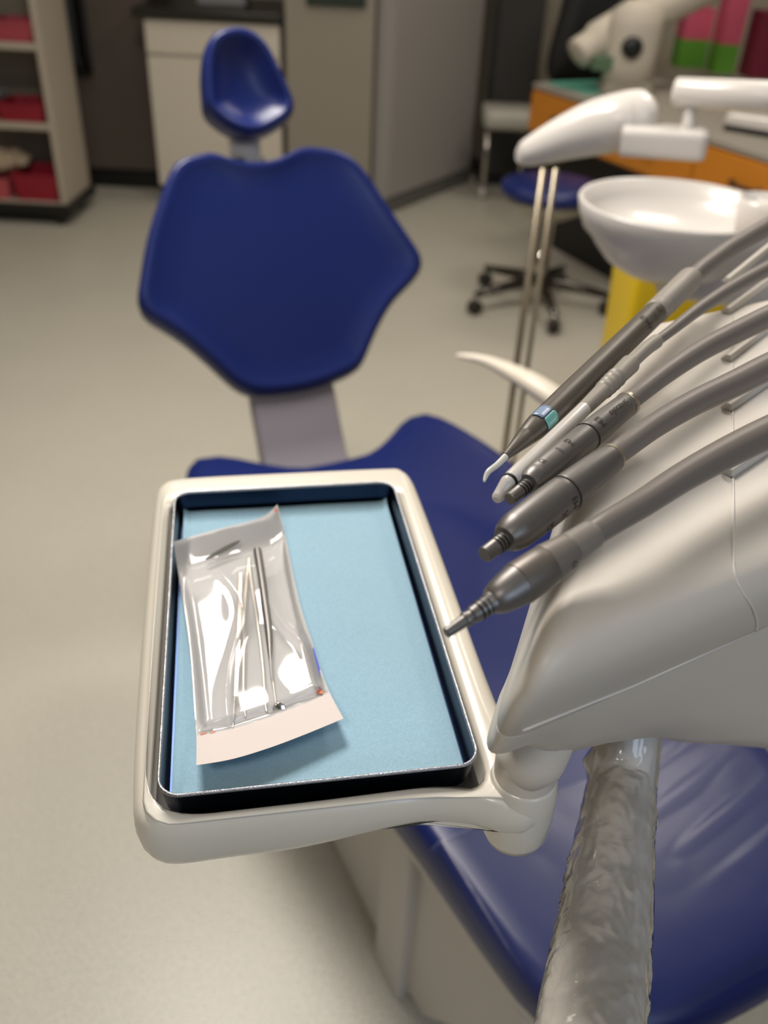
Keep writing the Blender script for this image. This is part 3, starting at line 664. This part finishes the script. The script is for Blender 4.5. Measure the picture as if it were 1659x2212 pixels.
def film_h(s, t):
    e = min(1, s / .10, (1 - s) / .10, max(0, t - .10) / .12, max(0, (.86 - t)) / .06); e = max(0, e); e = e * e * (3 - 2 * e)
    q = Vector((s * 1.9, t * 2.3, 1.3)); n1 = noise.noise(q); n2 = noise.noise(q * 1.9 + Vector((4, 2, 0)))
    ridge = max(0, 1 - abs(n1) * 4.5)
    return .0007 + e * (.0056 + .0013 * n1 + .0022 * ridge ** 2 + .0007 * n2) + .0006 * noise.noise(Vector((s * 5, t * 3, 5))) * (1 if t < .86 else .3)
def grid(f, NS, NT, s0=0., s1=1., t0=0., t1=1.):
    bm = bmesh.new(); g = [[bm.verts.new(f(s0 + (s1 - s0) * i / (NS - 1), t0 + (t1 - t0) * j / (NT - 1))) for i in range(NS)] for j in range(NT)]
    for j in range(NT - 1):
        for i in range(NS - 1): bm.faces.new((g[j][i], g[j][i + 1], g[j + 1][i + 1], g[j + 1][i]))
    return bm
def pw(s, t, dh=0.0): x, y = pouch_px(s, t); return at_h(x, y, base_h(s, t) + dh)
pb_ = obj('paper_back', grid(lambda s, t: pw(s, t), 40, 70), M_pouch, pt)
obj('film_front', grid(lambda s, t: pw(s, t, film_h(s, t)), 110, 170, t1=.875), M_film, pt)
obj('seal_band', grid(lambda s, t: pw(s, t, .0010), 50, 14, t0=.868, t1=1.0), M_band, pt)
def patch(name, pxs, m_, dh, parent):
    """small printed mark lying on the pouch"""
    bm = bmesh.new(); vs = [bm.verts.new(at_h(x, y, dh)) for x, y in pxs]; bm.faces.new(vs); o = obj(name, bm, m_, parent, smooth=False)
    return o
def mark_on(name, st, m_, parent, dh=.0016):
    bm = bmesh.new(); bm.faces.new([bm.verts.new(pw(s, t, dh)) for s, t in st]); return obj(name, bm, m_, parent, smooth=False)
mark_on('printed_mark', [(.955, .008), (.985, .006), (.985, .022), (.96, .024)], M_mark, pt, .002)
mark_on('printed_arrow', [(.90, .842), (.955, .820), (.955, .862)], M_mark, pt, .002)
mark_on('printed_mark', [(.03, .862), (.075, .860), (.075, .865), (.03, .867)], M_mark, pt)
mark_on('printed_mark', [(.10, .862), (.14, .861), (.14, .865), (.10, .866)], M_mark, pt)
mark_on('blue_print', [(.985, .66), (.999, .655), (.999, .75), (.975, .79)], M_bprint, pt, .002)
bm = bmesh.new(); cs = [(.42 + .17 * math.cos(a) , .095 - .02 * math.cos(a) + .011 * math.sin(a)) for a in np.linspace(0, 2 * math.pi, 28, endpoint=False)]
bm.faces.new([bm.verts.new(pw(s, t, .0052)) for s, t in cs]); obj('vent_slit', bm, mat('slit_shadow_grey', (70, 68, 62), .6), pt, smooth=False)
pc = pw(.5, .5); settle(pt, (pc.x, pc.y, 1.032))

# instruments in the pouch
def px_tube(name, pts, m_, parent, h=1.0375, n=12, flat=1.0, sub=5):
    P = []
    for q in pts:
        x, y, r = q[:3]; hh = q[3] if len(q) > 3 else h
        p = at_h(x, y, hh); P.append(tuple(p) + (r * depth(p) / F,))
    P = crv(P, sub); bm = bmesh.new(); tube(bm, [p[:3] for p in P], [max(2e-4, p[3]) for p in P], n, flat); return obj(name, bm, m_, parent, angle=35)
i1_ = thing('dental_probe', 'slim steel probe with a hexagonal handle, leftmost instrument in the pouch', 'probe')
px_tube('handle', [(521, 1243, 6.2), (520, 1252, 6.6), (516, 1370, 6.6), (510, 1495, 6.6), (509, 1502, 6)], M_steel2, i1_, n=6, sub=3)
px_tube('neck', [(509, 1500, 5.5), (507, 1512, 3.5), (506, 1520, 2)], M_steel2, i1_)
px_tube('tip', [(506, 1518, 1.6), (505, 1545, 1.3), (503, 1572, .8)], M_steel2, i1_)
p = at_h(516, 1370, 1.0355); settle(i1_, p)
i2_ = thing('dental_tweezers', 'steel tweezers with two spread legs in the middle of the pouch', 'tweezers')
px_tube('leg', [(538, 1207, 4), (535, 1235, 4.2), (530, 1290, 4.4), (527, 1400, 4), (526, 1490, 3.6), (527, 1525, 3), (530, 1548, 1)], M_steel2, i2_, flat=.5)
px_tube('leg', [(538, 1207, 4), (541, 1240, 4.2), (548, 1290, 4.2), (560, 1370, 4), (568, 1440, 3.6), (574, 1525, 3), (580, 1542, 1)], M_steel2, i2_, flat=.5)
settle(i2_, at_h(538, 1350, 1.0355))
i3_ = thing('dental_mirror', 'steel mouth mirror with a thick grey handle, rightmost instrument in the pouch', 'mirror')
px_tube('handle', [(556, 1189, 8), (557, 1196, 9.2), (568, 1270, 9.2), (580, 1360, 8.6), (584, 1420, 5.2), (588, 1468, 3.6)], M_steel, i3_, h=1.0385, n=16)
px_tube('stem', [(588, 1466, 3), (589, 1472, 4.5), (590, 1476, 2.6), (594, 1505, 2.4), (597, 1528, 2.2)], M_steel2, i3_)
c = at_h(603, 1532, 1.037)
bm = bmesh.new(); lathe(bm, c, [(.0036, -.0008), (.0042, -.0004), (.0042, .0008), (.0036, .001)], 28, axis=(.15, -.8, .6)); obj('mirror_head', bm, M_chrome, i3_)
settle(i3_, at_h(575, 1330, 1.0355))

# ---------------------------------------------------------------- delivery unit
HT = 1.200
du = thing('delivery_unit', 'large ivory instrument console carrying five hoses at the right', 'instrument console')
T1 = at_h(1122, 1452, HT); T2 = at_h(1590, 1262, HT); FL = at_h(1337, 700, HT)
fx = (T2 - T1).normalized()
fy = (FL - T1).normalized()
mid = at_h(1188, 1170, HT)
far_r = FL + fx * .62; near_r = T1 + fx * .62
corner = [T1, near_r, far_r, FL]
def rounded(poly, rs, n=8):
    out = []; N = len(poly)
    for i in range(N):
        P, A, B = (np.array(poly[k][:2]) for k in (i, i - 1, (i + 1) % N)); r = rs[i]
        da = (A - P) / np.linalg.norm(A - P); db = (B - P) / np.linalg.norm(B - P)
        s0, s1 = P + da * r, P + db * r
        for k in range(n + 1):
            t_ = k / n; out.append((1 - t_) ** 2 * s0 + 2 * t_ * (1 - t_) * P + t_ ** 2 * s1)
    return out
def bp_level(d):
    C = [np.array(p[:2]) for p in corner]; N = len(C); lines = []; cen = sum(C) / N
    for i in range(N):
        t_ = C[(i + 1) % N] - C[i]; t_ /= np.linalg.norm(t_); nn = np.array([-t_[1], t_[0]])
        if nn @ (cen - C[i]) < 0: nn = -nn
        lines.append((C[i] + nn * d, t_))
    P = []
    for i in range(N):
        (p, a_), (q, b_) = lines[i - 1], lines[i]
        k = np.linalg.solve(np.array([a_, -b_]).T, q - p); P.append(p + a_ * k[0])
    arc = rounded(P, [max(.006, r - d * .8) for r in (.028, .03, .03, .02)]); out = []
    for i in range(4):
        seg = arc[i * 9:i * 9 + 9]; nx = arc[(i * 9 + 9) % 36]; out += seg
        out += [seg[-1] + (nx - seg[-1]) * k / 40 for k in range(1, 40)]
    return out
D_in = Vector((-fx.y, fx.x, 0)); D_in = D_in if D_in.dot(FL - T1) > 0 else -D_in
def lvl(d, h, sh=0.0): return [Vector((p[0] + D_in.x * sh, p[1] + D_in.y * sh, h)) for p in bp_level(d)]
bm = bmesh.new()
hs = []
for x, y in ((1100, 1594), (1122, 1606), (1150, 1626), (1180, 1634), (1230, 1624), (1290, 1612), (1400, 1606), (1440, 1614), (1480, 1621), (1560, 1626), (1659, 1637), (1800, 1650)):
    p_ = at_plane(x, y, T1 + D_in * .045, D_in); hs.append(((p_ - T1).dot(fx), p_.z))
def low_h(p):
    return float(np.interp((Vector((p.x, p.y, T1.z)) - T1).dot(fx), [a_[0] for a_ in hs], [a_[1] for a_ in hs]))
def low(d, k, sh):
    out = []
    for p in lvl(d, 0, sh):
        h_ = low_h(p); out.append(Vector((p.x, p.y, 1.139 + (h_ - 1.139) * k)))
    return out
loft(bm, [low(.05, 1.02, .036), low(.028, 1.0, .034), low(.016, .96, .031), low(.008, .86, .028), low(.003, .6, .022), low(.001, .25, .015), lvl(.0, 1.139, .012)]); obj('lower_shell', bm, M_plastic, du, angle=60)
bm = bmesh.new()
top_prof = [lvl(.001, 1.1385, .0125), lvl(0, 1.140, .012), lvl(0, 1.165, .006), lvl(0.0, 1.178, .001), lvl(.0012, 1.187, 0), lvl(.004, 1.1935, 0), lvl(.008, 1.1975, 0), lvl(.014, 1.1995, 0), lvl(.022, 1.2, 0), lvl(.04, 1.2, 0)]
loft(bm, top_prof, True, True)
body = obj('upper_cover', bm, M_plastic, du)
bv = bvh_of(body)
def on_body(x, y, lift=0.):
    p, nn = surf(bv, x, y)
    if p is None: return None
    if nn.dot(Vector(E0) - p) < 0: nn = -nn
    return p + nn * lift
seam = crv([(1128, 1578), (1250, 1529), (1400, 1469), (1520, 1421), (1590, 1394), (1622, 1376), (1635, 1350), (1625, 1312), (1602, 1276), (1588, 1245), (1584, 1200), (1584, 1100), (1583, 950), (1582, 800), (1581, 650), (1581, 540)], 8)
sp = [on_body(x, y) for x, y in seam]; sp = [p for p in sp if p]
bm = bmesh.new(); tube(bm, sp, .0008, 10); obj('seam_highlight_bead', bm, mat('seam_highlight', (226, 220, 214), .35), du)  # paler bead: the highlight along the seam groove, put into the colour
# raised rests beside each hose on the rear part
for (x0, y0, x1, y1) in ((1584, 590, 1720, 480), (1584, 655, 1720, 555), (1586, 757, 1720, 655), (1588, 862, 1740, 760), (1592, 1003, 1760, 895)):
    a0, a1 = at_h(x0, y0, 1.209), at_h(x1, y1, 1.209); dd = (a1 - a0).normalized(); nn = Vector((-dd.y, dd.x, 0))
    sec = [(0, 0), (.001, .0050), (.005, .0050), (.008, 0)]
    nn = nn if nn.dot(D_in) > 0 else -nn
    bm = bmesh.new()
    loft(bm, [[q + nn * s_[0] + Vector((0, 0, s_[1] - .0093)) for s_ in sec] for q in (a0, a1)]); obj('hose_rest', bm, M_plastic, du, bevel=.001)
# grip arm below the unit
ga = [(1352, 1600, 62, .60), (1346, 1680, 68, .585), (1330, 1800, 78, .55), (1312, 1950, 92, .51), (1292, 2100, 104, .47), (1276, 2212, 111, .44), (1255, 2400, 124, .40)]
gp = [tuple(at_z(x, y, z)) + (r * z / F,) for x, y, r, z in ga]
gp[0] = tuple(Vector(gp[0][:3]) + Vector((0, .005, .02))) + (gp[0][3],)
gc = crv(gp, 8)
bm = bmesh.new(); tube(bm, [p[:3] for p in gc], [p[3] * .97 for p in gc], 40); obj('support_arm', bm, mat('satin_grey_arm', (226, 220, 212), .38, .0), du)
settle(du, T1.lerp(far_r, .5) - Vector((0, 0, .115)))
# plastic sleeve
bm = bmesh.new(); rings = []
gs = crv(gp[0:], 22)
nseg = 90
for i, p in enumerate(gs[4:]):
    q = Vector(p[:3]); t_ = (Vector(gs[min(i + 5, len(gs) - 1)][:3]) - Vector(gs[i + 3][:3])).normalized(); a, b_ = frame_of(t_)
    row = []
    for k in range(nseg):
        th_ = 2 * math.pi * k / nseg; v = i / 20
        w1 = noise.noise(Vector((math.cos(th_) * 1.6, math.sin(th_) * 1.6, v * 1.5)))
        w2 = noise.noise(Vector((math.cos(th_) * 4, math.sin(th_) * 4, v * 3 + 5)))
        w3 = noise.noise(Vector((math.cos(th_) * 9, math.sin(th_) * 9, v * 4 + 9)))
        fin = .006 * math.exp(-((v - .75 - .12 * math.sin(th_)) / .22) ** 2) * max(0, math.cos(th_ - 0.2)) ** 10
        r = p[3] * (1.0) + .0008 + .0014 * abs(w1) + .0010 * (1 - abs(w2) * 2) ** 2 * (.5 + w1) + .0004 * w3 + fin
        row.append(q + (a * math.cos(th_) + b_ * math.sin(th_)) * r)
    rings.append(row)
loft(bm, rings, False, False)
tag(obj('plastic_sleeve', bm, M_sleeve), 'crinkled clear plastic sleeve around the grey support arm', 'plastic sleeve')

# ---------------------------------------------------------------- handpieces
GH = 'handpieces hanging from hoses on the console'
class Axis:
    """straight axis between two points, addressed by picture distance from the tip"""
    def __init__(s, p0, h0, p1, h1):
        s.a, s.b = at_h(*p0, h0), at_h(*p1, h1); s.za, s.zb = depth(s.a), depth(s.b)
        s.pa, s.pb = np.array(p0, float), np.array(p1, float)
        s.L = np.linalg.norm(s.pb - s.pa)
    def at(s, d):
        t_ = d / s.L; k = t_ * s.za / ((1 - t_) * s.zb + t_ * s.za); return s.a.lerp(s.b, k)
    def dir(s): return (s.b - s.a).normalized()
def turned(name, ax, prof, m_, parent, n=40, cap=True):
    """turned part on the axis: (distance from tip in picture px, radius px)"""
    a, b_ = frame_of(ax.dir()); bm = bmesh.new(); rings = []
    for d, r in prof:
        p = ax.at(d); rr = r * depth(p) / F
        rings.append([p + (a * math.cos(k * 2 * math.pi / n) + b_ * math.sin(k * 2 * math.pi / n)) * rr for k in range(n)])
    loft(bm, rings, cap, cap); return obj(name, bm, m_, parent, angle=32)
def hose(pts, m_, parent, n=24, name='hose'):
    P = []
    for x, y, r, h in pts:
        p = at_h(x, y, h); P.append(tuple(p) + (r * depth(p) / F,))
    P = crv(P, 8); bm = bmesh.new(); tube(bm, [p[:3] for p in P], [p[3] for p in P], n); return obj(name, bm, m_, parent)
def text_on(parent, ax, txt, d_px, ang, size, m_=M_engr, flip=1, name='engraving', rpx=None):
    """lettering wrapped on the turned body; ang = angle round the axis from the side facing the eye"""
    cu = bpy.data.curves.new('lettering', 'FONT'); cu.body = txt; cu.size = size; cu.align_x = 'CENTER'; cu.align_y = 'CENTER'; cu.resolution_u = 2
    tmp = bpy.data.objects.new('lettering', cu); COL.objects.link(tmp)
    dg = bpy.context.evaluated_depsgraph_get(); me = bpy.data.meshes.new_from_object(tmp.evaluated_get(dg))
    bpy.data.objects.remove(tmp); bpy.data.curves.remove(cu)
    c = ax.at(d_px); R_ = rpx * depth(c) / F + .00012; t_ = ax.dir()
    ev = Vector(E0) - c; ev = (ev - t_ * ev.dot(t_)).normalized(); sv = t_.cross(ev).normalized()
    bm = bmesh.new(); bm.from_mesh(me)
    bmesh.ops.subdivide_edges(bm, edges=[e_ for e_ in bm.edges if e_.calc_length() > size * .3], cuts=2)
    for v in bm.verts:
        if flip == 0: u_, w_ = v.co.x, v.co.y           # reads along the axis
        else: u_, w_ = -v.co.y * flip, v.co.x * flip         # reads round the axis
        th_ = ang + w_ / R_
        v.co = c + t_ * u_ + (ev * math.cos(th_) + sv * math.sin(th_)) * R_
    return obj(name, bm, m_, parent, smooth=False)
def rings_(ax, ds, r, m_, parent, name='o_ring', th=2.4, n=36):
    for d in ds: turned(name, ax, [(d - th, r - 1), (d - th * .7, r + 1.3), (d + th * .7, r + 1.3), (d + th, r - 1)], m_, parent, n)

# H5 nearest
h = thing('micromotor_handpiece', 'thick grey motor with a long stepped steel nose, nearest to the eye', 'handpiece', GH)
ax = Axis((963, 1368), 1.205, (1282, 1152), 1.2225)
turned('nose', ax, [(0, 11), (1.5, 12.5), (48, 14), (50, 17), (56, 18), (58, 15), (66, 15), (68, 19), (76, 19.5), (80, 20), (112, 23), (118, 27), (122, 27), (126, 30)], M_steel, h)
rings_(ax, (86, 97, 108), 21.5, M_black, h)
turned('collar', ax, [(120, 27), (126, 33), (140, 38), (160, 43), (189, 47), (190, 46)], M_steel, h)
turned('motor_body', ax, [(188, 46), (190, 49), (194, 49.5), (240, 48), (262, 46.5), (265, 45)], M_scal if False else mat('dark_satin_motor', (112, 106, 100), .42, .5), h)
turned('sleeve', ax, [(262, 45), (264, 47), (268, 47), (318, 39), (323, 38.5), (326, 36)], mat('mid_grey_sleeve', (122, 116, 110), .45, .3), h)
turned('boot', ax, [(322, 35), (324, 37), (328, 37), (376, 33), (382, 32.5), (386, 30)], mat('grey_rubber_boot', (126, 120, 113), .5), h)
hose([(1278, 1155, 29, 1.2222), (1320, 1128, 30, 1.2245), (1390, 1086, 31, 1.2265), (1480, 1028, 33, 1.2275), (1582, 972, 35, 1.2285), (1680, 925, 36, 1.229), (1800, 875, 38, 1.229)], M_hose, h)
text_on(h, ax, 'CE', 300, .9, .004, rpx=43, flip=1)
settle(h, ax.at(200))
# H4
h = thing('motor_handpiece', 'fat silver motor with short ringed nose, second nearest of the five handpieces', 'handpiece', GH)
ax = Axis((1046, 1199), 1.212, (1324, 988), 1.224)
turned('nose', ax, [(0, 16), (1.5, 18), (28, 18.5), (30, 19.5), (52, 19.5), (58, 19)], M_steel, h)
rings_(ax, (32, 40, 48), 19.5, M_black, h)
turned('motor_body', ax, [(54, 19), (56, 30), (66, 37), (84, 42.5), (88, 43), (150, 44), (208, 43), (218, 42), (221, 40)], M_steel, h)
rings_(ax, (220,), 42.2, M_engr, h, name='joint_ring', th=1.2)
turned('boot', ax, [(219, 41), (221, 42), (226, 42), (300, 38), (338, 33), (345, 32), (349, 29)], M_steel, h)
turned('end_ring', ax, [(343, 30), (344, 33), (349, 33), (350, 30)], M_steel2, h)
hose([(1318, 992, 25, 1.2238), (1350, 966, 26, 1.226), (1420, 916, 27, 1.2272), (1500, 870, 28, 1.228), (1582, 831, 29, 1.2285), (1680, 783, 30, 1.229), (1800, 735, 31, 1.229)], M_hose, h)
text_on(h, ax, 'CE', 135, 1.0, .0048, rpx=44.2, flip=0)
text_on(h, ax, 'EM', 205, .75, .0055, rpx=43.4, flip=1)
text_on(h, ax, 'X', 175, .95, .006, rpx=43.8, flip=1)
settle(h, ax.at(180))
# H3
h = thing('motor_handpiece', 'silver motor with small lettering and three black nose rings, middle of the five handpieces', 'handpiece', GH)
ax = Axis((1101, 1079), 1.2165, (1360, 869), 1.2255)
turned('nose', ax, [(0, 13), (1.5, 14.5), (25, 15), (27, 15.8), (48, 15.8), (52, 15)], M_steel, h)
rings_(ax, (29, 36, 43), 15.5, M_black, h, th=2)
turned('motor_body', ax, [(50, 15), (52, 24), (60, 29), (74, 32), (76, 31.5), (78, 32), (150, 32.5), (212, 31.5), (216, 30)], M_steel, h)
rings_(ax, (215,), 31.4, M_engr, h, name='joint_ring', th=1.1)
turned('boot', ax, [(214, 31), (216, 32), (220, 32), (280, 29.5), (324, 27), (328, 24)], M_steel, h)
turned('end_ring', ax, [(323, 26), (324, 28), (330, 28), (331, 24)], M_steel2, h)
hose([(1355, 873, 20, 1.2253), (1385, 848, 21, 1.227), (1440, 806, 22, 1.2278), (1510, 760, 23, 1.2285), (1582, 722, 24, 1.229), (1680, 675, 25, 1.2292), (1800, 625, 26, 1.2292)], M_hose, h)
text_on(h, ax, 'electric', 285, -.2, .0062, rpx=30, flip=0)
text_on(h, ax, 'EM', 236, -.25, .006, rpx=32, flip=1)
text_on(h, ax, 'EM', 158, -.5, .0048, rpx=33, flip=1)
text_on(h, ax, 'min', 130, -.5, .0035, rpx=33, flip=1)
text_on(h, ax, 'CE', 90, -.7, .004, rpx=32.4, flip=1)
settle(h, ax.at(180))
# H2 white
h = thing('syringe_handpiece', 'slim white handpiece with a black band and ribbed grip between two darker ones', 'handpiece', GH)
ax = Axis((1098, 1042), 1.2185, (1362, 786), 1.2265)
px_tube('tip', [(1072, 1080, 9, 1.213), (1075, 1075, 13, 1.2135), (1082, 1064, 14, 1.215), (1096, 1044, 17, 1.2182), (1100, 1040, 18, 1.2185)], M_white, h, n=28)
rings_(ax, (3,), 18.5, M_black, h, name='black_band', th=3)
turned('grip', ax, [(5, 18), (8, 19), (60, 19), (150, 17), (224, 16.5), (228, 16)], M_white, h)
turned('rear_grip', ax, [(226, 16), (230, 16.5), (280, 18.5), (284, 18), (287, 21), (290, 21), (293, 18.5), (296, 18.5), (299, 21.5), (302, 21.5), (305, 18.7), (308, 18.7), (311, 22), (314, 22), (317, 19), (320, 19), (323, 22), (326, 22), (330, 20), (360, 21.5), (366, 21.5), (368, 19)], M_boot, h)
px_tube('inner_sleeve', [(1358, 790, 15, 1.2262), (1380, 768, 15, 1.2275), (1400, 750, 15.5, 1.228), (1417, 738, 15.5, 1.2283), (1419, 737, 13, 1.2283)], M_boot, h, n=24)
hose([(1412, 742, 11, 1.2282), (1450, 714, 12, 1.2287), (1510, 668, 14, 1.229), (1582, 622, 16, 1.229), (1680, 570, 17, 1.2292), (1800, 515, 18, 1.2292)], M_hose, h)
settle(h, ax.at(180))
# H1 scaler
h = thing('scaler_handpiece', 'dark grey scaler with a frosted tip and two small blue green windows, farthest handpiece', 'handpiece', GH)
ax = Axis((1092, 986), 1.2205, (1492, 602), 1.2285)
px_tube('tip', [(1046, 1040, 3, 1.2155), (1049, 1030, 5, 1.2165), (1056, 1018, 6.5, 1.218), (1074, 1004, 7, 1.219), (1092, 986, 7.5, 1.2205)], M_tip, h, n=18)
turned('nose_cone', ax, [(-1, 6), (0, 9), (30, 15), (58, 21), (60, 20.5), (62, 21.5), (86, 26)], M_scal, h)
turned('handle', ax, [(86, 26), (100, 27.5), (200, 28), (330, 26.5), (448, 25.5), (450, 25)], M_scal, h)
turned('collar', ax, [(446, 25), (448, 27), (462, 27), (464, 26), (470, 26), (472, 27), (548, 27), (553, 26), (555, 22)], M_boot, h)
hose([(1485, 609, 17, 1.2283), (1515, 582, 18, 1.2287), (1550, 556, 18.5, 1.229), (1582, 534, 19, 1.229), (1680, 478, 20, 1.2292), (1800, 418, 21, 1.2292)], M_hose, h)
def window(ax, d0, d1, a0, a1, rpx, m_, parent):
    c = ax.at((d0 + d1) / 2); t_ = ax.dir(); ev = Vector(E0) - c; ev = (ev - t_ * ev.dot(t_)).normalized(); sv = t_.cross(ev).normalized()
    p0, p1 = ax.at(d0), ax.at(d1); R_ = rpx * depth(c) / F
    bm = bmesh.new(); n, k = 10, 6; g = []
    for i in range(n):
        th_ = a0 + (a1 - a0) * i / (n - 1); row = []
        for j in range(k):
            ins = .12 if i in (0, n - 1) else 0; u_ = ins + (1 - 2 * ins) * j / (k - 1)
            row.append(bm.verts.new(p0.lerp(p1, u_) + (ev * math.cos(th_) + sv * math.sin(th_)) * R_))
        g.append(row)
    for i in range(n - 1):
        for j in range(k - 1): bm.faces.new((g[i][j], g[i + 1][j], g[i + 1][j + 1], g[i][j + 1]))
    o = obj('colour_window', bm, m_, parent); s_ = o.modifiers.new('th', 'SOLIDIFY'); s_.thickness = .0004; s_.offset = 0; return o
window(ax, 92, 122, -1.15, -.12, 28.4, M_skyblue, h)
window(ax, 92, 122, -.05, .98, 28.4, M_aqua, h)
text_on(h, ax, 'CE', 435, .0, .0050, rpx=26.5, flip=1)
text_on(h, ax, '0297', 420, .25, .0030, rpx=26.8, flip=1)
text_on(h, ax, 'EMS', 400, .1, .0075, rpx=27, flip=1)
settle(h, ax.at(280))
